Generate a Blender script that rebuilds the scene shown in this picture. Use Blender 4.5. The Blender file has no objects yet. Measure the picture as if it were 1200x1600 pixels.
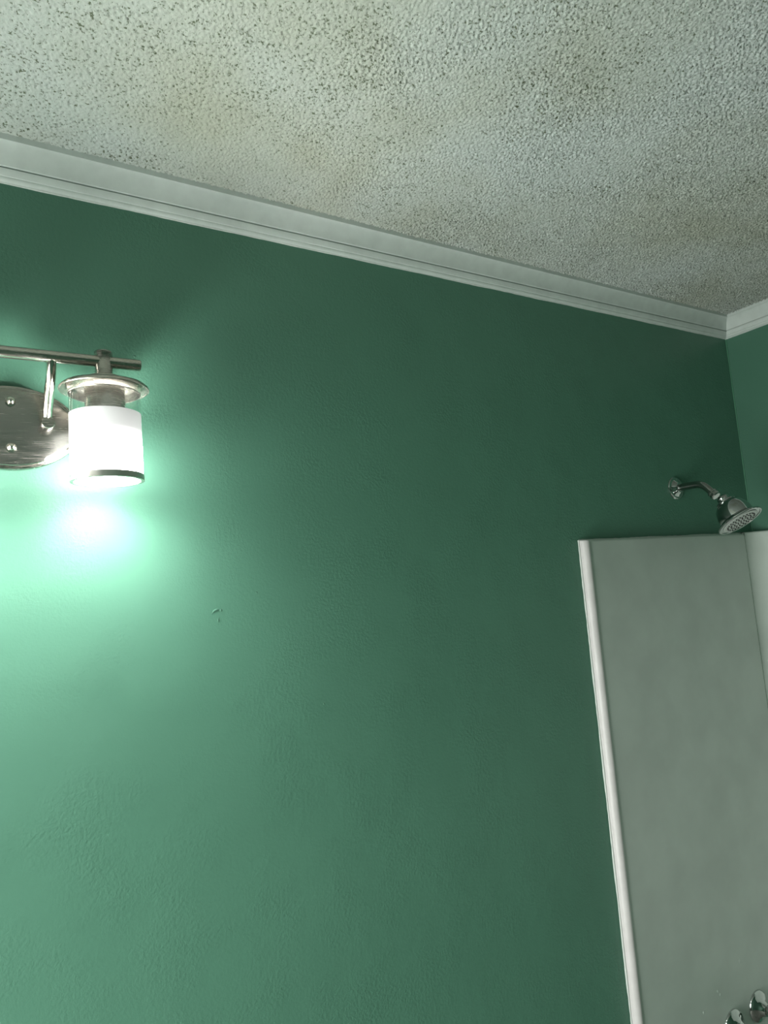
import bpy, bmesh, math, random
import numpy as np
from mathutils import Vector, Matrix

random.seed(7)
rng = np.random.default_rng(11)
scn = bpy.context.scene
COL = scn.collection

# ------------------------------------------------------------------ camera
D = 1.17                      # camera to long green wall
EYE = 1.685
F = 1078.6
right = Vector((0.8461215571698704, -0.5271751293521866, -0.07851556205525595))
down = Vector((-0.007390511330388358, 0.13569291862455712, -0.9907233782330058))
fwd = Vector((0.532938730844947, 0.838852677666087, 0.11091660983695151))
cam_d = bpy.data.cameras.new('camera')
cam = bpy.data.objects.new('camera', cam_d)
COL.objects.link(cam)
rot = Matrix((right, -down, -fwd)).transposed()
cam.matrix_world = Matrix.Translation((0, -D, EYE)) @ rot.to_4x4()
cam_d.sensor_fit = 'VERTICAL'
cam_d.sensor_height = 36.0
cam_d.sensor_width = 27.0
cam_d.lens = F / 1600.0 * 36.0
cam_d.clip_start = 0.02
scn.camera = cam

# ------------------------------------------------------------------ world / exposure
w = bpy.data.worlds.new('world')
scn.world = w
w.use_nodes = True
w.node_tree.nodes['Background'].inputs[0].default_value = (0.5, 0.5, 0.5, 1)
w.node_tree.nodes['Background'].inputs[1].default_value = 0.0
vs = scn.view_settings
vs.view_transform = 'Standard'
vs.look = 'None'
vs.exposure = 0.0
vs.gamma = 1.0
vs.use_curve_mapping = False

BULB_E = 330.0
SHADE_E = 43.0

# added soft fill light just inside the unseen left wall, no real source
FILL_W = 38.0
ld = bpy.data.lights.new('fill_light', 'AREA')
ld.shape = 'RECTANGLE'
ld.size = 1.65
ld.size_y = 0.6
ld.energy = FILL_W
ld.color = (0.95, 1.0, 0.94)
lo = bpy.data.objects.new('fill_light', ld)
COL.objects.link(lo)
lo.location = (-0.63, -0.40, 0.92)
lo.rotation_euler = (0, math.radians(-90), 0)

# ------------------------------------------------------------------ materials
def mat(name):
    m = bpy.data.materials.new(name)
    m.use_nodes = True
    return m, m.node_tree, m.node_tree.nodes['Principled BSDF']

def nd(nt, t, **kw):
    n = nt.nodes.new(t)
    for k, v in kw.items():
        if k in n.inputs:
            n.inputs[k].default_value = v
        else:
            setattr(n, k, v)
    return n

def ramp(nt, src, stops):
    r = nt.nodes.new('ShaderNodeValToRGB')
    nt.links.new(src, r.inputs[0])
    e = r.color_ramp.elements
    while len(e) < len(stops):
        e.new(0.5)
    for el, (p, c) in zip(e, stops):
        el.position = p
        el.color = c if len(c) == 4 else (*c, 1)
    return r

def math_n(nt, op, a, b=None):
    n = nt.nodes.new('ShaderNodeMath')
    n.operation = op
    for i, v in enumerate((a, b)):
        if v is None:
            continue
        if isinstance(v, (int, float)):
            n.inputs[i].default_value = v
        else:
            nt.links.new(v, n.inputs[i])
    return n.outputs[0]

def green_wall():
    m, nt, b = mat('green_satin_paint')
    tc = nd(nt, 'ShaderNodeTexCoord')
    n1 = nd(nt, 'ShaderNodeTexNoise', Scale=2.2, Detail=3.0)
    nt.links.new(tc.outputs['Object'], n1.inputs['Vector'])
    cr = ramp(nt, n1.outputs['Fac'], [(0.3, (0.079, 0.202, 0.140)), (0.7, (0.087, 0.216, 0.151))])
    nt.links.new(cr.outputs[0], b.inputs['Base Color'])
    b.inputs['Roughness'].default_value = 0.46
    b.inputs['Diffuse Roughness'].default_value = 1.0
    b.inputs['Specular IOR Level'].default_value = 0.33
    # roller stipple in patches, plus slow unevenness of the plaster
    fine = nd(nt, 'ShaderNodeTexNoise', Scale=190.0, Detail=3.0, Roughness=0.6)
    nt.links.new(tc.outputs['Object'], fine.inputs['Vector'])
    patch = nd(nt, 'ShaderNodeTexNoise', Scale=9.0, Detail=3.0)
    nt.links.new(tc.outputs['Object'], patch.inputs['Vector'])
    pr = ramp(nt, patch.outputs['Fac'], [(0.42, (0.25, 0.25, 0.25)), (0.66, (1, 1, 1))])
    h = math_n(nt, 'MULTIPLY', fine.outputs['Fac'], pr.outputs[0])
    slow = nd(nt, 'ShaderNodeTexNoise', Scale=5.0, Detail=1.0)
    nt.links.new(tc.outputs['Object'], slow.inputs['Vector'])
    b2 = nd(nt, 'ShaderNodeBump', Strength=0.6, Distance=0.0022)
    nt.links.new(h, b2.inputs['Height'])
    b1 = nd(nt, 'ShaderNodeBump', Strength=0.25, Distance=0.012)
    nt.links.new(slow.outputs['Fac'], b1.inputs['Height'])
    nt.links.new(b1.outputs[0], b2.inputs['Normal'])
    nt.links.new(b2.outputs[0], b.inputs['Normal'])
    return m

def ceiling_mat():
    m, nt, b = mat('popcorn_plaster')
    tc = nd(nt, 'ShaderNodeTexCoord')
    big = nd(nt, 'ShaderNodeTexNoise', Scale=2.3, Detail=4.0, Roughness=0.55)
    nt.links.new(tc.outputs['Object'], big.inputs['Vector'])
    stain = ramp(nt, big.outputs['Fac'], [(0.38, (0.545, 0.59, 0.57)), (0.54, (0.505, 0.54, 0.495)), (0.72, (0.43, 0.45, 0.375))])
    sp = nd(nt, 'ShaderNodeTexNoise', Scale=230.0, Detail=2.0, Roughness=0.5)
    nt.links.new(tc.outputs['Object'], sp.inputs['Vector'])
    md = nd(nt, 'ShaderNodeTexNoise', Scale=5.0, Detail=3.0)
    nt.links.new(tc.outputs['Object'], md.inputs['Vector'])
    s = math_n(nt, 'ADD', sp.outputs['Fac'], math_n(nt, 'MULTIPLY', math_n(nt, 'SUBTRACT', md.outputs['Fac'], 0.5), 0.25))
    dots = ramp(nt, s, [(0.59, (0, 0, 0)), (0.70, (1, 1, 1))])
    mix = nd(nt, 'ShaderNodeMix', data_type='RGBA')
    nt.links.new(dots.outputs[0], mix.inputs['Factor'])
    nt.links.new(stain.outputs[0], mix.inputs['A'])
    mix.inputs['B'].default_value = (0.13, 0.15, 0.10, 1)
    nt.links.new(mix.outputs['Result'], b.inputs['Base Color'])
    b.inputs['Roughness'].default_value = 0.9
    b.inputs['Specular IOR Level'].default_value = 0.2
    bp = nd(nt, 'ShaderNodeBump', Strength=0.6, Distance=0.0018)
    nt.links.new(sp.outputs['Fac'], bp.inputs['Height'])
    bp.invert = True
    nt.links.new(bp.outputs[0], b.inputs['Normal'])
    return m

def paint(name, col, rough=0.4, bump=0.05, scale=60.0, var=0.04, spec=0.5):
    m, nt, b = mat(name)
    tc = nd(nt, 'ShaderNodeTexCoord')
    n = nd(nt, 'ShaderNodeTexNoise', Scale=scale, Detail=3.0)
    nt.links.new(tc.outputs['Object'], n.inputs['Vector'])
    lo_, hi = [tuple(min(1, c * k) for c in col) for k in (1 - var, 1 + var)]
    r = ramp(nt, n.outputs['Fac'], [(0.35, lo_), (0.65, hi)])
    nt.links.new(r.outputs[0], b.inputs['Base Color'])
    b.inputs['Roughness'].default_value = rough
    b.inputs['Specular IOR Level'].default_value = spec
    bp = nd(nt, 'ShaderNodeBump', Strength=bump, Distance=0.003)
    nt.links.new(n.outputs['Fac'], bp.inputs['Height'])
    nt.links.new(bp.outputs[0], b.inputs['Normal'])
    return m

def metal(name, col, rough, streak=0.0):
    m, nt, b = mat(name)
    b.inputs['Metallic'].default_value = 1.0
    b.inputs['Base Color'].default_value = (*col, 1)
    tc = nd(nt, 'ShaderNodeTexCoord')
    mp = nd(nt, 'ShaderNodeMapping')
    mp.inputs['Scale'].default_value = (40, 40, 900) if streak else (30, 30, 30)
    nt.links.new(tc.outputs['Object'], mp.inputs[0])
    n = nd(nt, 'ShaderNodeTexNoise', Scale=1.0, Detail=2.0)
    nt.links.new(mp.outputs[0], n.inputs['Vector'])
    r = ramp(nt, n.outputs['Fac'], [(0.3, (rough * 0.8,) * 3), (0.7, (min(1, rough * 1.25),) * 3)])
    nt.links.new(r.outputs[0], b.inputs['Roughness'])
    if streak:
        bp = nd(nt, 'ShaderNodeBump', Strength=streak, Distance=0.0005)
        nt.links.new(n.outputs['Fac'], bp.inputs['Height'])
        nt.links.new(bp.outputs[0], b.inputs['Normal'])
    return m

def emit_mat(name, col, strength):
    m, nt, b = mat(name)
    b.inputs['Base Color'].default_value = (0.85, 0.85, 0.85, 1)
    b.inputs['Roughness'].default_value = 0.5
    b.inputs['Emission Color'].default_value = (*col, 1)
    b.inputs['Emission Strength'].default_value = strength
    return m

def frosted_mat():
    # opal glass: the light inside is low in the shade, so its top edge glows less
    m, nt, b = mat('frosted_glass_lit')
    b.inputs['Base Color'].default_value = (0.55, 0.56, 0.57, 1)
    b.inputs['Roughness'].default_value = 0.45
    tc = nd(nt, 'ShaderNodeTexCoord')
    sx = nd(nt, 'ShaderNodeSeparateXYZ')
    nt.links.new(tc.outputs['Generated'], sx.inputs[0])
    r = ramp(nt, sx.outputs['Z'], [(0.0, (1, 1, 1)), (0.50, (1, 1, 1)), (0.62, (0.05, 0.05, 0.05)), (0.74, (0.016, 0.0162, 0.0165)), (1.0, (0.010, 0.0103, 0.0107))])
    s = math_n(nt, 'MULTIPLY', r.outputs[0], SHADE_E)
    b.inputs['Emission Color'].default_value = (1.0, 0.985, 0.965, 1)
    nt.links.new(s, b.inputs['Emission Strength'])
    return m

def clear_glass():
    m, nt, b = mat('clear_glass')
    nt.nodes.remove(b)
    out = nt.nodes['Material Output']
    tr = nd(nt, 'ShaderNodeBsdfTransparent')
    tr.inputs[0].default_value = (0.97, 0.98, 0.975, 1)
    gl = nd(nt, 'ShaderNodeBsdfGlossy', Roughness=0.04)
    lw = nd(nt, 'ShaderNodeLayerWeight')
    fr = nt.nodes.new('ShaderNodeMath'); fr.operation = 'MULTIPLY_ADD'
    nt.links.new(math_n(nt, 'POWER', lw.outputs['Facing'], 5.0), fr.inputs[0])
    fr.inputs[1].default_value = 0.6; fr.inputs[2].default_value = 0.06
    mx = nd(nt, 'ShaderNodeMixShader')
    nt.links.new(fr.outputs[0], mx.inputs[0])
    nt.links.new(tr.outputs[0], mx.inputs[1])
    nt.links.new(gl.outputs[0], mx.inputs[2])
    nt.links.new(mx.outputs[0], out.inputs['Surface'])
    return m

M = dict(
    wall=green_wall(),
    ceil=ceiling_mat(),
    trim=paint('white_trim_paint', (0.60, 0.65, 0.625), 0.45, 0.06, 40),
    caulk=paint('white_caulk', (0.62, 0.66, 0.63), 0.5, 0.2, 90),
    seal=paint('dark_seam_seal', (0.14, 0.19, 0.15), 0.6, 0.1, 90),
    bead=paint('green_paint_bead', (0.08, 0.24, 0.15), 0.45, 0.2, 90),
    panel=paint('surround_fibreglass', (0.545, 0.60, 0.56), 0.33, 0.05, 9, 0.05),
    strip=paint('surround_edge_white', (0.63, 0.60, 0.60), 0.4, 0.05, 30),
    floor=paint('floor_vinyl', (0.24, 0.23, 0.21), 0.5, 0.1, 12),
    offwall=paint('plain_offwhite_paint', (0.35, 0.36, 0.34), 0.6, 0.05, 60),
    darkwall=paint('low_bounce_green', (0.05, 0.125, 0.085), 0.6, 0.05, 60),
    ring=metal('brushed_ring', (0.72, 0.70, 0.64), 0.40),
    nickel=metal('brushed_nickel', (0.42, 0.40, 0.36), 0.24, 0.06),
    nickel_s=metal('satin_nickel_plate', (0.44, 0.42, 0.39), 0.22, 0.003),
    nickel_b=metal('bright_nickel', (0.62, 0.59, 0.53), 0.16),
    chrome=metal('chrome', (0.55, 0.57, 0.56), 0.06),
    chrome_d=metal('worn_chrome', (0.42, 0.44, 0.42), 0.16),
    knob=metal('dark_chrome', (0.20, 0.21, 0.20), 0.15),
    face=paint('spray_face_grey', (0.52, 0.55, 0.52), 0.35, 0.1, 200),
    rubber=paint('black_rubber', (0.02, 0.022, 0.02), 0.6, 0.1, 200),
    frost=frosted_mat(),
    glass=clear_glass(),
    bulb=emit_mat('lit_bulb', (1.0, 0.975, 0.94), BULB_E),
    white=paint('white_ceramic', (0.75, 0.74, 0.70), 0.4, 0.02, 60),
)

# ------------------------------------------------------------------ mesh helpers
def link(name, bm, m, parent=None, sharp=35, origin=None):
    me = bpy.data.meshes.new(name)
    if origin is not None:
        bmesh.ops.translate(bm, verts=bm.verts, vec=-Vector(origin))
    bmesh.ops.recalc_face_normals(bm, faces=bm.faces)
    for f in bm.faces:
        f.smooth = True
    bm.to_mesh(me)
    bm.free()
    if sharp is not None:
        me.set_sharp_from_angle(angle=math.radians(sharp))
    me.materials.append(m)
    o = bpy.data.objects.new(name, me)
    COL.objects.link(o)
    if parent is not None:
        o.parent = parent
    elif origin is not None:
        o.location = origin
    return o

def struct(o):
    o['kind'] = 'structure'
    return o

def thing(name, loc, label, cat, group=None):
    o = bpy.data.objects.new(name, None)
    o.empty_display_size = 0.05
    COL.objects.link(o)
    o.location = loc
    o['label'] = label
    o['category'] = cat
    if group:
        o['group'] = group
    return o

def frame(axis):
    a = Vector(axis).normalized()
    u = a.orthogonal().normalized()
    if abs(a.z) > 0.99:
        u = Vector((1, 0, 0))
    v = a.cross(u).normalized()
    return a, u, v

def lathe(bm, origin, axis, prof, seg=48, close=True, scale_uv=(1, 1), uv=None):
    """prof: list of (r, t) along the axis."""
    a, u, v = frame(axis)
    if uv:
        u, v = Vector(uv[0]), Vector(uv[1])
    o = Vector(origin)
    rings = []
    # a guard ring beside every flat cap keeps its shading flat
    pf = []
    for i, (r, t) in enumerate(prof):
        pf.append((r, t))
        if i + 1 < len(prof):
            r2, t2 = prof[i + 1]
            if r2 < 1e-6 < r and abs(t2 - t) < 0.3 * r:
                pf.append((r * 0.94, t + (t2 - t) * 0.06))
            elif r < 1e-6 < r2 and abs(t2 - t) < 0.3 * r2:
                pf.append((r2 * 0.94, t2 + (t - t2) * 0.06))
    for r, t in pf:
        if r < 1e-6:
            rings.append([bm.verts.new(o + a * t)])
        else:
            rings.append([bm.verts.new(o + a * t + (u * math.cos(k * 2 * math.pi / seg) * scale_uv[0] + v * math.sin(k * 2 * math.pi / seg) * scale_uv[1]) * r) for k in range(seg)])
    def face(vs_):
        try:
            bm.faces.new(vs_)
        except ValueError:
            pass
    for A, B in zip(rings[:-1], rings[1:]):
        for k in range(seg):
            k2 = (k + 1) % seg
            if len(A) == 1 and len(B) == 1:
                continue
            if len(A) == 1:
                face((A[0], B[k], B[k2]))
            elif len(B) == 1:
                face((A[k], A[k2], B[0]))
            else:
                face((A[k], A[k2], B[k2], B[k]))
    if close:
        for R_ in (rings[0], rings[-1]):
            if len(R_) > 2:
                face(R_)

def tube(bm, pts, r, seg=20, cap=True):
    pts = [Vector(p) for p in pts]
    rad = r if isinstance(r, (list, tuple)) else [r] * len(pts)
    rings = []
    u = None
    for i, p in enumerate(pts):
        t = (pts[min(i + 1, len(pts) - 1)] - pts[max(i - 1, 0)]).normalized()
        if u is None:
            u = t.orthogonal().normalized()
        u = (u - t * u.dot(t)).normalized()
        v = t.cross(u)
        rings.append([bm.verts.new(p + (u * math.cos(k * 2 * math.pi / seg) + v * math.sin(k * 2 * math.pi / seg)) * rad[i]) for k in range(seg)])
    for A, B in zip(rings[:-1], rings[1:]):
        for k in range(seg):
            bm.faces.new((A[k], A[(k + 1) % seg], B[(k + 1) % seg], B[k]))
    if cap:
        bm.faces.new(rings[0])
        bm.faces.new(rings[-1])

def bez(p0, p1, p2, p3, n):
    P = [Vector(p) for p in (p0, p1, p2, p3)]
    return [P[0] * (1 - t) ** 3 + P[1] * 3 * t * (1 - t) ** 2 + P[2] * 3 * t * t * (1 - t) + P[3] * t ** 3 for t in (i / n for i in range(n + 1))]

def box(bm, a, b):
    x0, y0, z0 = a
    x1, y1, z1 = b
    v = [bm.verts.new(p) for p in ((x0, y0, z0), (x1, y0, z0), (x1, y1, z0), (x0, y1, z0), (x0, y0, z1), (x1, y0, z1), (x1, y1, z1), (x0, y1, z1))]
    for f in ((0, 1, 2, 3), (4, 5, 6, 7), (0, 1, 5, 4), (1, 2, 6, 5), (2, 3, 7, 6), (3, 0, 4, 7)):
        bm.faces.new([v[i] for i in f])

# ------------------------------------------------------------------ room shell
XC = 1.753 * D                # the corner beside the shower
XL = -0.66
YF = -1.60                    # wall behind the camera
H = 2.44
T = 0.10

bm = bmesh.new(); box(bm, (XL - T, 0, 0), (XC + T, T, H)); struct(link('wall_back', bm, M['wall'], sharp=30))
bm = bmesh.new(); box(bm, (XC, YF - T, 0), (XC + T, 0, H)); struct(link('wall_right', bm, M['wall'], sharp=30))
bm = bmesh.new(); box(bm, (XL - T, YF - T, 0), (XC, YF, H)); struct(link('wall_front', bm, M['darkwall'], sharp=30))  # unseen wall, its green darkened to cut light bounced into the room
# closed left wall behind the added fill light, dark grey-white
bm = bmesh.new(); box(bm, (XL - T, YF, 0), (XL, 0, H)); struct(link('wall_left', bm, M['offwall'], sharp=30))
bm = bmesh.new(); box(bm, (XL - T, YF - T, -0.05), (XC + T, T, 0)); struct(link('floor', bm, M['floor'], sharp=30))

# popcorn ceiling: real relief on a fine grid
def band_noise(ny, nx, step, lam_lo, lam_hi, gen):
    wn = gen.standard_normal((ny, nx))
    ft = np.fft.rfft2(wn)
    ky = np.fft.fftfreq(ny, step)[:, None]
    kx = np.fft.rfftfreq(nx, step)[None, :]
    k = np.sqrt(ky * ky + kx * kx)
    f = np.exp(-(k * lam_lo) ** 2 * 0.7) * (1 - np.exp(-(k * lam_hi) ** 2))
    a = np.fft.irfft2(ft * f, s=(ny, nx))
    return a / a.std()

def build_ceiling():
    x0, x1, y0, y1 = -0.35, XC, -1.25, 0.0
    step = 0.0020
    nx = int((x1 - x0) / step) + 1
    ny = int((y1 - y0) / step) + 1
    xs = np.linspace(x0, x1, nx)
    ys = np.linspace(y0, y1, ny)
    X, Y = np.meshgrid(xs, ys)
    g = np.random.default_rng(5)
    n = band_noise(ny, nx, step, 0.0030, 0.0068, g)
    n2 = band_noise(ny, nx, step, 0.005, 0.012, g)
    big = band_noise(ny, nx, step, 0.20, 0.6, g)
    rough = np.clip((X - 0.10) / 0.75 * 0.75 + 0.18 * big, 0.0, 1.0)
    ridge = 0.5 * n + 0.25 * n2
    pits = -np.clip(-n - 1.0 + 0.15 * n2, 0, 2) * 1.0
    lumps = np.clip(ridge + 0.15, -0.9, 1.1)
    h = -((1 - rough) * (np.clip(n2 - 1.1, 0, 2) * -3.2 + 0.22 * n) + rough * lumps * 2.3)
    Z = H - 0.0030 + 0.0017 * h
    edge = np.clip(np.minimum.reduce([X - x0, Y - y0]) / 0.02, 0, 1)
    Z = H * (1 - edge) + Z * edge
    co = np.stack([X, Y, Z], -1).reshape(-1, 3).astype(np.float32)
    idx = np.arange(nx * ny, dtype=np.int32).reshape(ny, nx)
    q = np.stack([idx[:-1, :-1], idx[1:, :-1], idx[1:, 1:], idx[:-1, 1:]], -1).reshape(-1, 4)
    # the plain remainder of the ceiling around the fine grid, and its solid back
    ex = np.array([(XL, YF, H), (XC, YF, H), (XC, y0, H), (x0, y0, H), (XL, y0, H), (XL, 0, H), (x0, 0, H),
                   (XL, YF, H + 0.1), (XC, YF, H + 0.1), (XC, 0, H + 0.1), (XL, 0, H + 0.1)], dtype=np.float32)
    b = nx * ny
    eq = np.array([(b, b + 4, b + 3, b + 3), (b, b + 3, b + 2, b + 1), (b + 4, b + 5, b + 6, b + 3), (b + 7, b + 8, b + 9, b + 10)], dtype=np.int32)
    eq[0] = (b, b + 4, b + 3, b + 2)
    eq = np.concatenate([eq[0:1], eq[2:4]])
    tri = np.array([(b, b + 2, b + 1)], dtype=np.int32)
    me = bpy.data.meshes.new('ceiling')
    allco = np.concatenate([co, ex])
    me.vertices.add(len(allco)); me.vertices.foreach_set('co', allco.ravel())
    quads = np.concatenate([q, eq])
    loops = np.concatenate([quads.ravel(), tri.ravel()])
    me.loops.add(len(loops)); me.loops.foreach_set('vertex_index', loops)
    nf = len(quads) + 1
    me.polygons.add(nf)
    me.polygons.foreach_set('loop_start', np.concatenate([np.arange(len(quads)) * 4, [len(quads) * 4]]).astype(np.int32))
    me.update(calc_edges=True)
    me.polygons.foreach_set('use_smooth', np.ones(nf, dtype=bool))
    me.validate()
    me.materials.append(M['ceil'])
    o = bpy.data.objects.new('ceiling', me)
    COL.objects.link(o)
    struct(o)
build_ceiling()

# crown moulding: (out from wall, down from ceiling)
CP = 0.034
crown = [(0.0, 0.0), (CP, 0.0), (CP, 0.0135), (CP - 0.0010, 0.0142)]
for i in range(9):
    t = i / 8
    arc_o = 1 - math.sin(t * math.pi / 2)
    arc_d = 1 - math.cos(t * math.pi / 2)
    k = 0.35
    crown.append((0.0140 + (CP - 0.0165) * (k * arc_o + (1 - k) * (1 - t)), 0.0146 + 0.0304 * (k * arc_d + (1 - k) * t)))
crown += [(0.0125, 0.0458), (0.0092, 0.0464), (0.0092, 0.0480), (0.0128, 0.0486), (0.0126, 0.0500), (0.0105, 0.0560),
          (0.0088, 0.0592), (0.0070, 0.0597), (0.0072, 0.0608), (0.0064, 0.0635), (0.0035, 0.0665), (0.0, 0.0672)]
ZT = H + 0.0004

def crown_run(name, p0, p1, out, m0, m1):
    """p0->p1 along the wall at ceiling level; out = inward normal; mitre shift at the ends."""
    bm = bmesh.new()
    p0, p1, out = Vector(p0), Vector(p1), Vector(out)
    d = (p1 - p0).normalized()
    rows = []
    for o_, dn in crown:
        rows.append((bm.verts.new(p0 + out * o_ + d * o_ * m0 - Vector((0, 0, dn))),
                     bm.verts.new(p1 + out * o_ - d * o_ * m1 - Vector((0, 0, dn)))))
    for a, b in zip(rows, rows[1:] + rows[:1]):
        bm.faces.new((a[0], a[1], b[1], b[0]))
    bm.faces.new([r[0] for r in rows]); bm.faces.new([r[1] for r in rows])
    return struct(link(name, bm, M['trim'], sharp=38))

c1 = crown_run('trim_1', (XL, 0, ZT), (XC, 0, ZT), (0, -1, 0), 1, 1)
c2 = crown_run('trim_2', (XC, 0, ZT), (XC, YF, ZT), (-1, 0, 0), 1, 1)
crown_run('trim_3', (XC, YF, ZT), (XL, YF, ZT), (0, 1, 0), 1, 1)
crown_run('trim_4', (XL, YF, ZT), (XL, 0, ZT), (1, 0, 0), 1, 1)

def caulk(name, pts, r, m, parent, jit=0.35, seg=8):
    P, Rr = [], []
    a, b = Vector(pts[0]), Vector(pts[1])
    n = max(4, int((b - a).length / 0.012))
    ph = random.random() * 9
    for i in range(n + 1):
        t = i / n
        P.append(a.lerp(b, t))
        Rr.append(r * (1 + jit * (0.6 * math.sin(t * n * 0.35 + ph) + random.uniform(-0.6, 0.6))))
    bm = bmesh.new()
    tube(bm, P, Rr, seg)
    return link(name, bm, m, parent, sharp=60)
ZB = ZT - 0.0672
caulk('caulk_bead', ((XL, -0.0004, ZB), (XC - 0.002, -0.0004, ZB)), 0.0016, M['caulk'], c1)
caulk('caulk_bead', ((XC - 0.0004, -0.002, ZB), (XC - 0.0004, YF, ZB)), 0.0014, M['caulk'], c2)
caulk('caulk_bead', ((XC - 0.0015, -0.0015, ZB - 0.002), (XC - 0.0015, -0.0015, ZB + 0.012)), 0.0030, M['caulk'], c2, 0.3)
wr = bpy.data.objects['wall_right']
caulk('paint_bead', ((XC - 0.0006, -0.0006, 1.765), (XC - 0.0006, -0.0006, ZB)), 0.0018, M['bead'], wr, 0.3)

# small scars in the paint of the long wall
wb = bpy.data.objects['wall_back']
def scar(x, z, pts, r):
    bm = bmesh.new()
    tube(bm, [(x + a, -0.0002, z + b) for a, b in pts], r, 8)
    link('paint_scar', bm, M['bead_w'], wb, sharp=None)
M['bead_w'] = M['wall']
zs = EYE - 0.0149
scar(0.389, zs, [(-0.010, -0.003), (-0.006, 0.001), (-0.001, 0.003), (0.003, 0.002)], [0.0003, 0.0014, 0.0015, 0.0004])
scar(0.389, zs, [(0.001, -0.0125), (0.0005, -0.0155), (0.001, -0.0185)], [0.0004, 0.0015, 0.0005])
for (x, z, r) in ((0.3955, zs + 0.001, 0.0016), (0.268, EYE + 0.4246, 0.0016), (0.462, EYE + 0.012, 0.0012), (0.58, EYE - 0.20, 0.0012), (0.70, EYE + 0.20, 0.0012), (0.575, EYE + 0.31, 0.001)):
    bm = bmesh.new()
    lathe(bm, (x, 0, z), (0, -1, 0), [(r * 1.6, -0.0002), (r, 0.0007), (r * 0.45, 0.0011), (0, 0.0009)], 12)
    link('paint_pimple', bm, M['wall'], wb, sharp=None)

# ------------------------------------------------------------------ tub surround
ZS = EYE + 0.0805
sur = thing('tub_surround', (1.294, 0, 0.40), 'tall pale grey shower surround panel with white edge strip below the shower head', 'shower surround')
SO = (1.294, 0, 0.40)
Z0 = 0.40

def extrude_foot(foot, z0, z1, top_r, bm, back):
    """foot: front outline (x,y); back(x,y) gives the matching point on the wall. Rolled top edge."""
    levels = [(z0, 0.0), (z1 - top_r, 0.0)]
    for i in range(1, 5):
        a = i / 4 * math.pi / 2
        levels.append((z1 - top_r + top_r * math.sin(a), 1 - math.cos(a)))
    rows = []
    for z, k in levels:
        row = []
        for (x, y) in foot:
            bx, by = back(x, y)
            d = Vector((bx - x, by - y))
            L = d.length
            mv = min(top_r, L * 0.9) * k
            p = Vector((x, y)) + (d / L * mv if L > 1e-6 else Vector((0, 0)))
            row.append(bm.verts.new((p.x, p.y, z)))
        rows.append(row)
    br = [bm.verts.new((*back(x, y), z1)) for x, y in foot]
    b0 = [bm.verts.new((*back(x, y), z0)) for x, y in foot]
    rows.append(br); rows.append(b0); rows.append(rows[0])
    for A, B in zip(rows[:-1], rows[1:]):
        for k in range(len(foot) - 1):
            bm.faces.new((A[k], A[k + 1], B[k + 1], B[k]))
    for k in (0, len(foot) - 1):
        bm.faces.new([r[k] for r in rows[:-1]])

XS = 1.9735
bm = bmesh.new()
foot = [(1.3095, -0.0185), (1.45, -0.0185), (1.75, -0.0185), (XS + 0.0002, -0.0185)]
extrude_foot(foot, Z0, ZS, 0.007, bm, lambda x, y: (x, -0.0002))
ep = link('end_panel', bm, M['panel'], sur, origin=SO, sharp=50)

bm = bmesh.new()
foot = [(1.2935, -0.0030), (1.2938, -0.0095), (1.2950, -0.0140), (1.2975, -0.0180), (1.3015, -0.0212), (1.3060, -0.0222), (1.3086, -0.0218), (1.3090, -0.0190)]
extrude_foot(foot, Z0, ZS - 0.001, 0.003, bm, lambda x, y: (x, -0.0002))
link('edge_strip', bm, M['strip'], sur, origin=SO, sharp=60)
caulk('caulk_bead', ((1.2922, -0.0032, Z0), (1.2922, -0.0032, ZS)), 0.0021, M['caulk'], None).name = 'edge_caulk'
o = bpy.data.objects['edge_caulk']; o.parent = sur; o.location = -Vector(SO); o.name = 'caulk_bead'
o = caulk('caulk_bead', ((1.294, -0.0032, ZS), (XC - 0.006, -0.0032, ZS + 0.001)), 0.0020, M['caulk'], sur); o.location = -Vector(SO)

# corner piece with a rounded upper corner, lapping the end panel
bm = bmesh.new()
RC = 0.055
YW = -0.0190
pts = [(XS, YW + 0.002), (XS + 0.0012, YW), (XS + 0.012, YW), (XC - 0.021 - RC + 0.0, YW)]
cx, cy = XC - 0.021 - RC, YW - RC
for i in range(1, 13):
    a = math.pi / 2 - i / 12 * math.pi / 2
    pts.append((cx + RC * math.cos(a), cy + RC * math.sin(a)))
pts += [(XC - 0.021, -0.16), (XC - 0.021, -0.30)]
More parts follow.
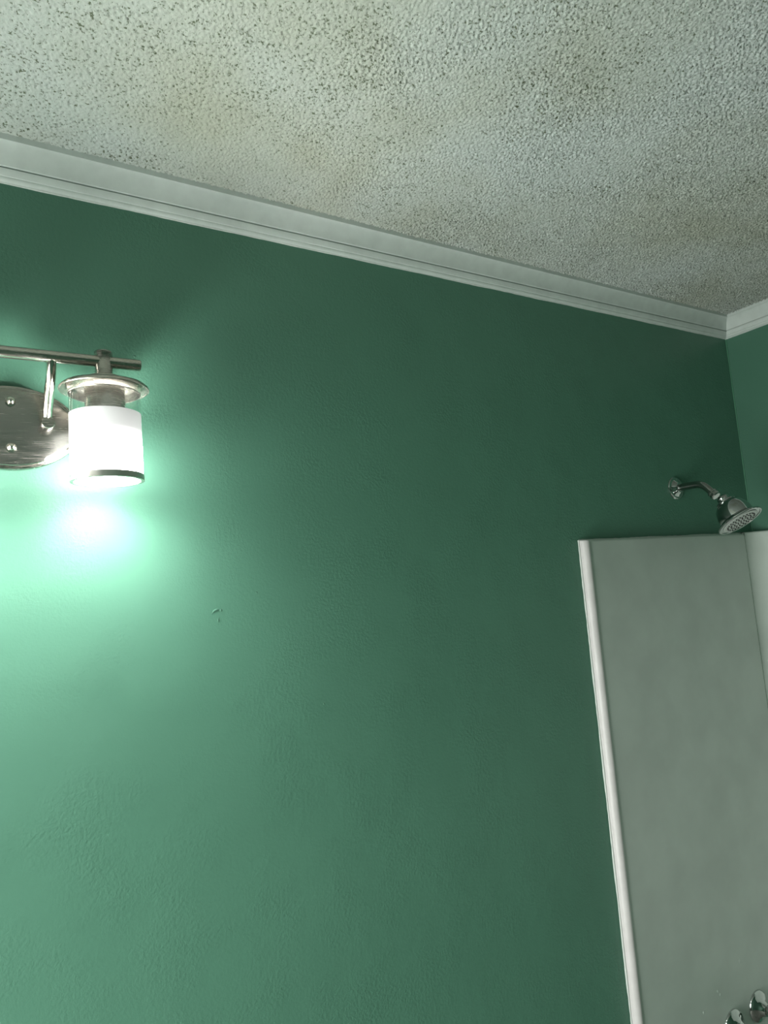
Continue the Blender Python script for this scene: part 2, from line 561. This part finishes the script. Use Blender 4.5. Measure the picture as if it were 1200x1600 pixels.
# column heights shaped so the free upper corner is rounded
def corner_piece(bm):
    zt = ZS + 0.003
    rr = 0.012
    cols = []
    ext = []
    for i in range(9):
        a = i / 8 * math.pi / 2
        ext.append((XS + 0.0012 + rr * (1 - math.cos(a)), YW, zt - rr + rr * math.sin(a)))
    fr = [(x, y, z) for x, y, z in ext] + [(x, y, zt) for x, y in pts[3:]]
    lo_ = [(x, y, Z0) for x, y, z in fr]
    def inward(x, y, k):
        # towards the walls
        if y > -0.021:
            return (x, y + k)
        if x > XC - 0.0215:
            return (x + k, y)
        d = Vector((x - cx, y - cy)).normalized() * k
        return (x + d.x, y + d.y)
    rows = []
    rows.append([bm.verts.new(p) for p in lo_])
    rows.append([bm.verts.new((x, y, z - 0.005)) for x, y, z in fr])
    rows.append([bm.verts.new((*inward(x, y, 0.0015), z - 0.0015)) for x, y, z in fr])
    rows.append([bm.verts.new((*inward(x, y, 0.005), z)) for x, y, z in fr])
    rows.append([bm.verts.new((*inward(x, y, 0.0185), z)) for x, y, z in fr])
    rows.append([bm.verts.new((*inward(x, y, 0.0185), Z0)) for x, y, z in fr])
    rows.append(rows[0])
    for A, B in zip(rows[:-1], rows[1:]):
        for k in range(len(fr) - 1):
            bm.faces.new((A[k], A[k + 1], B[k + 1], B[k]))
    for k in (0, len(fr) - 1):
        bm.faces.new([r[k] for r in rows[:-1]])
corner_piece(bm)
link('corner_panel', bm, M['panel'], sur, origin=SO, sharp=50)
o = caulk('seam_seal', ((XS + 0.0008, -0.0186, Z0), (XS + 0.0008, -0.0186, ZS - 0.010)), 0.0011, M['seal'], sur, 0.15); o.location = -Vector(SO)
o = caulk('seam_seal', ((XS + 0.0008, -0.0186, ZS - 0.010), (XS - 0.0065, -0.0178, ZS + 0.001)), 0.0010, M['seal'], sur, 0.15); o.location = -Vector(SO)
bm = bmesh.new()
foot = [(XC - 0.019, y) for y in (-0.302, -0.6, -1.0, -1.52)]
extrude_foot(foot, Z0, ZS, 0.007, bm, lambda x, y: (XC - 0.0002, y))
link('long_panel', bm, M['panel'], sur, origin=SO, sharp=50)
# old filler blobs on the end panel above the handles
for x, z, a, b_ in ((1.592, EYE - 1.045, 0.006, 0.003), (1.528, EYE - 1.07, 0.0035, 0.003), (1.695, EYE - 1.01, 0.006, 0.005), (1.60, EYE - 1.055, 0.004, 0.004)):
    bm = bmesh.new()
    lathe(bm, (x, -0.0183, z), (0, -1, 0), [(1.25, -0.0001), (0.9, 0.0004), (0.5, 0.0009), (0, 0.0011)], 14, scale_uv=(a, b_), uv=((0.7, 0, -0.7), (0.7, 0, 0.7)))
    link('filler_blob', bm, M['panel'], ep, origin=SO, sharp=None)

# ------------------------------------------------------------------ vanity light
LX, LY, LZ = 0.0800, 0.0, EYE + 0.289
LO = (LX, LY, LZ)
BY, BZ = -0.100, EYE + 0.3745
lamp = thing('vanity_light', LO, 'brushed nickel two-lamp wall light with lit frosted glass shade on green wall', 'wall light')

def oval(bm, prof, a, b):
    lathe(bm, LO, (0, -1, 0), prof, 96, scale_uv=(a, b), uv=((1, 0, 0), (0, 0, 1)))
A_, B_ = 0.098, 0.0655
bm = bmesh.new()
oval(bm, [(1.0, 0.0), (1.0, 0.004), (0.985, 0.0065), (0.955, 0.0075), (0.945, 0.0070), (0.0, 0.0065)], A_, B_)
plate = link('backplate', bm, M['nickel'], lamp, origin=LO, sharp=30)
bm = bmesh.new()
ks = [(0.925, 0.0060), (0.922, 0.0125), (0.912, 0.0148), (0.895, 0.0155), (0.0, 0.0155)]
oval(bm, ks, A_, B_)
face_ = link('raised_face', bm, M['nickel_s'], plate, origin=LO, sharp=30)
for z in (EYE + 0.3265, EYE + 0.2550):
    bm = bmesh.new()
    pr = [(0.0075, 0.0150), (0.0075, 0.0162), (0.0052, 0.0168), (0.0052, 0.020)] + [(0.0062 * math.cos(t), 0.0225 + 0.0062 * math.sin(t)) for t in (-0.4, 0, 0.4, 0.8, 1.2)] + [(0, 0.0288)]
    lathe(bm, (0.0797, 0, z), (0, -1, 0), pr, 24)
    link('cap_nut', bm, M['nickel_b'], plate, origin=LO, sharp=50)
for sx in (1, -1):
    ax = LX + sx * 0.0480
    bm = bmesh.new()
    path = bez((ax, BY + 0.001, BZ - 0.004), (ax, BY + 0.010, BZ - 0.040), (ax, -0.040, EYE + 0.325), (ax, -0.030, EYE + 0.2935), 20)
    tube(bm, path, 0.0072, 20)
    arm = link('arm', bm, M['nickel_b'], lamp, origin=LO, sharp=50)
    bm = bmesh.new()
    lathe(bm, (ax + sx * 0.0005, 0, EYE + 0.2915), (0, -1, 0), [(0.0098, 0.0150), (0.0098, 0.0385), (0.0088, 0.0400), (0.0, 0.0404)], 28)
    link('arm_stub', bm, M['nickel'], arm, origin=LO, sharp=40)
# crossbar
bm = bmesh.new()
x0, x1 = LX - 0.1735, LX + 0.1735
R_ = 0.0088
lathe(bm, (x0, BY, BZ), (1, 0, 0), [(0, 0), (R_ - 0.001, 0), (R_, 0.001), (R_, x1 - x0 - 0.001), (R_ - 0.001, x1 - x0), (0, x1 - x0)], 32)
link('crossbar', bm, M['nickel'], lamp, origin=LO, sharp=40)

SR = 0.0503
ZBOT = EYE + 0.1900
ZCAP = EYE + 0.3330
for sx in (1, -1):
    cx_ = LX + sx * 0.1195
    c = (cx_, BY, 0)
    up = (0, 0, 1)
    # hub clamping the bar
    bm = bmesh.new()
    lathe(bm, c, up, [(0.0, ZCAP + 0.012), (0.0125, ZCAP + 0.012), (0.0125, BZ - 0.006), (0.0112, BZ), (0.0118, BZ + 0.008), (0.0132, BZ + 0.012), (0.0132, BZ + 0.0145), (0.0120, BZ + 0.0158), (0, BZ + 0.0162)], 32)
    hub = link('bar_hub', bm, M['nickel'], lamp, origin=LO, sharp=40)
    # cap: flared dish with a stepped crown, open below
    bm = bmesh.new()
    prof = [(0.0, ZCAP + 0.0165), (0.026, ZCAP + 0.0160), (0.0315, ZCAP + 0.0135), (0.0335, ZCAP + 0.0085), (0.036, ZCAP + 0.0070), (0.050, ZCAP + 0.0055),
            (0.0600, ZCAP + 0.0030), (0.0633, ZCAP - 0.0005), (0.0640, ZCAP - 0.0030), (0.0634, ZCAP - 0.0040), (0.0625, ZCAP - 0.0028), (0.0585, ZCAP + 0.0012),
            (0.050, ZCAP + 0.0032), (0.030, ZCAP + 0.0045), (0.0, ZCAP + 0.0045)]
    lathe(bm, c, up, prof, 72)
    capo = link('shade_cap', bm, M['nickel'], lamp, origin=LO, sharp=40)
    bm = bmesh.new()
    lathe(bm, c, up, [(SR + 0.0002, ZCAP + 0.003), (SR + 0.0002, ZCAP - 0.0100), (SR + 0.0008, ZCAP - 0.0105), (SR + 0.0014, ZCAP - 0.0098), (SR + 0.0014, ZCAP + 0.003)], 72, close=False)
    link('neck_band', bm, M['nickel_s'], capo, origin=LO, sharp=40)
    # socket cup
    bm = bmesh.new()
    lathe(bm, c, up, [(0.0, ZCAP + 0.004), (0.0285, ZCAP + 0.004), (0.0285, ZCAP - 0.047), (0.0272, ZCAP - 0.048), (0.0262, ZCAP - 0.046), (0.0262, ZCAP - 0.006), (0.0, ZCAP - 0.006)], 48)
    link('socket_cup', bm, M['nickel'], capo, origin=LO, sharp=40)
    # glass cylinder
    bm = bmesh.new()
    lathe(bm, c, up, [(SR, ZBOT + 0.002), (SR, ZCAP + 0.0025), (SR - 0.0028, ZCAP + 0.0025), (SR - 0.0028, ZBOT + 0.002), (SR, ZBOT + 0.002)], 72, close=False)
    shade = link('glass_shade', bm, M['glass'], lamp, origin=LO, sharp=40)
    # frosted lower three quarters, a skin on the inside and outside of the glass
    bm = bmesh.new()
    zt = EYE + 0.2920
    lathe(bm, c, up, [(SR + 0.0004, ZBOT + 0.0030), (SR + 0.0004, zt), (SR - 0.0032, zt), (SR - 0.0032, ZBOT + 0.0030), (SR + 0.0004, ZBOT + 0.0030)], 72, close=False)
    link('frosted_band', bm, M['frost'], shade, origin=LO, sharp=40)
    bm = bmesh.new()
    lathe(bm, c, up, [(SR + 0.0006, ZBOT + 0.0098), (SR + 0.0016, ZBOT + 0.0094), (SR + 0.0016, ZBOT + 0.0005), (SR + 0.0008, ZBOT), (SR - 0.0036, ZBOT), (SR - 0.0040, ZBOT + 0.001), (SR - 0.0040, ZBOT + 0.0060), (SR - 0.0033, ZBOT + 0.0065)], 72, close=False)
    link('rim_ring', bm, M['ring'], shade, origin=LO, sharp=40)
    # bulb
    bm = bmesh.new()
    zc = EYE + 0.240
    pr = [(0, zc - 0.030)] + [(0.030 * math.cos(t), zc + 0.030 * math.sin(t)) for t in [(-80 + 10 * i) * math.pi / 180 for i in range(0, 13)]] + [(0.020, zc + 0.034), (0.0150, zc + 0.046), (0.0135, zc + 0.054), (0, zc + 0.054)]
    lathe(bm, c, up, pr, 32)
    link('bulb', bm, M['bulb'], lamp, origin=LO, sharp=None)

# ------------------------------------------------------------------ shower head
SX = 1.7024
SZ = EYE + 0.2135
SHO = (SX, 0, SZ)
sh = thing('showerhead', SHO, 'chrome bell shower head on a bent arm above the surround panel', 'shower head')
bm = bmesh.new()
lathe(bm, SHO, (0, -1, 0), [(0.0315, 0), (0.0315, 0.0015), (0.0300, 0.0035), (0.0265, 0.0048), (0.0240, 0.0050), (0.0190, 0.0085), (0.0150, 0.0130), (0.0120, 0.0145), (0.0, 0.0145)], 48)
link('wall_flange', bm, M['chrome'], sh, origin=SHO, sharp=30)
yB = -0.073
bm = bmesh.new()
path = [(SX, -0.001, SZ), (SX, -0.03, SZ)] + bez((SX, -0.058, SZ), (SX, -0.076, SZ), (SX, -0.086, SZ - 0.006), (SX, -0.096, SZ - 0.0165), 12) + [(SX, -0.113, SZ - 0.036)]
tube(bm, path, 0.0100, 24)
link('shower_arm', bm, M['chrome_d'], sh, origin=SHO, sharp=50)
n = Vector((0.04, -0.5, -0.866)).normalized()
FC = Vector((SX + 0.005, -0.1690, EYE + 0.1012))      # centre of the spray face
# swivel collar on the arm
P1 = Vector((SX, -0.105, SZ - 0.027))
ad = Vector((0, -0.66, -0.75)).normalized()
bm = bmesh.new()
lathe(bm, P1, ad, [(0.0, 0), (0.0115, 0), (0.0128, 0.0012), (0.0128, 0.006), (0.0118, 0.007), (0.0118, 0.0095), (0.0132, 0.0105), (0.0132, 0.0155), (0.0110, 0.018), (0, 0.018)], 10)
link('swivel_nut', bm, M['chrome_d'], sh, origin=SHO, sharp=25)
body_o = FC - n * 0.076
bm = bmesh.new()
lathe(bm, body_o, n, [(0.0, -0.004), (0.0110, -0.004), (0.0150, 0.000), (0.0160, 0.004), (0.0150, 0.0080), (0.0150, 0.0100), (0.0225, 0.0120), (0.0250, 0.0140), (0.0250, 0.0162), (0.0235, 0.0175),
                      (0.0300, 0.0215), (0.0365, 0.0290), (0.0410, 0.0390), (0.0432, 0.0490), (0.0440, 0.0590), (0.0440, 0.0640), (0.0455, 0.0655), (0.0520, 0.0690), (0.0565, 0.0715), (0.0578, 0.0735), (0.0578, 0.0760), (0.0568, 0.0772), (0.0535, 0.0772), (0.0525, 0.0755), (0, 0.0755)], 56)
body = link('head_body', bm, M['chrome'], sh, origin=SHO, sharp=28)
bm = bmesh.new()
lathe(bm, body_o, n, [(0.0, 0.0760), (0.046, 0.0760), (0.0462, 0.0770), (0.044, 0.0778), (0.0, 0.0790)], 56)
fc = link('spray_face', bm, M['face'], body, origin=SHO, sharp=30)
a, u, v = frame(n)
bm = bmesh.new()
for rr_, cnt in ((0.0, 1), (0.009, 6), (0.018, 12), (0.027, 18), (0.036, 24)):
    for k in range(cnt):
        t = k / cnt * 2 * math.pi + rr_ * 30
        c0 = body_o + a * 0.0782 + (u * math.cos(t) + v * math.sin(t)) * rr_
        lathe(bm, c0, a, [(0.0021, -0.001), (0.0017, 0.0020), (0.0, 0.0023)], 7)
nz = link('spray_nozzles', bm, M['rubber'], body, origin=SHO, sharp=40)
nz['kind'] = 'stuff'

# ------------------------------------------------------------------ tub handles
def handle(x, z, label, spin):
    o0 = (x, -0.0187, z)
    t = thing('shower_tap', o0, label, 'tap', 'chrome taps on the end panel')
    bm = bmesh.new()
    lathe(bm, o0, (0, -1, 0), [(0.0380, 0), (0.0380, 0.0015), (0.0370, 0.0045), (0.0330, 0.0080), (0.0250, 0.0115), (0.0180, 0.0165), (0.0150, 0.0240), (0.0135, 0.0260), (0, 0.0260)], 48)
    link('escutcheon', bm, M['chrome'], t, origin=o0, sharp=35)
    bm = bmesh.new()
    lathe(bm, o0, (0, -1, 0), [(0.0, 0.025), (0.0105, 0.025), (0.0105, 0.036), (0.0120, 0.037), (0.0120, 0.040), (0, 0.040)], 24)
    link('stem', bm, M['chrome_d'], t, origin=o0, sharp=35)
    # fluted knob
    bm = bmesh.new()
    prof = [(0.0105, 0.0385), (0.0150, 0.0405), (0.0185, 0.0450), (0.0200, 0.0510), (0.0200, 0.0640), (0.0185, 0.0675), (0.0150, 0.0690), (0.0, 0.0695)]
    seg = 64
    rings = []
    for r, tt in prof:
        if r < 1e-6:
            rings.append([bm.verts.new((x, o0[1] - tt, z))])
            continue
        ring = []
        for k in range(seg):
            an = k / seg * 2 * math.pi + spin
            fl = 1 - 0.16 * max(0, math.cos(an * 4)) ** 2 * (1 if 0.0152 < r else 0.4)
            ring.append(bm.verts.new((x + r * fl * math.cos(an), o0[1] - tt, z + r * fl * math.sin(an))))
        rings.append(ring)
    for A, B in zip(rings[:-1], rings[1:]):
        for k in range(seg):
            if len(B) == 1:
                bm.faces.new((A[k], A[(k + 1) % seg], B[0]))
            else:
                bm.faces.new((A[k], A[(k + 1) % seg], B[(k + 1) % seg], B[k]))
    bm.faces.new(rings[0])
    link('knob', bm, M['knob'], t, origin=o0, sharp=35)
    return t
handle(1.6370, EYE - 1.1400, 'chrome tap on the shower panel, left of the other and cut by the bottom edge', 0.2)
handle(1.7450, EYE - 1.1340, 'right-hand of the two chrome taps on the panel, nearest the shower corner', 0.6)
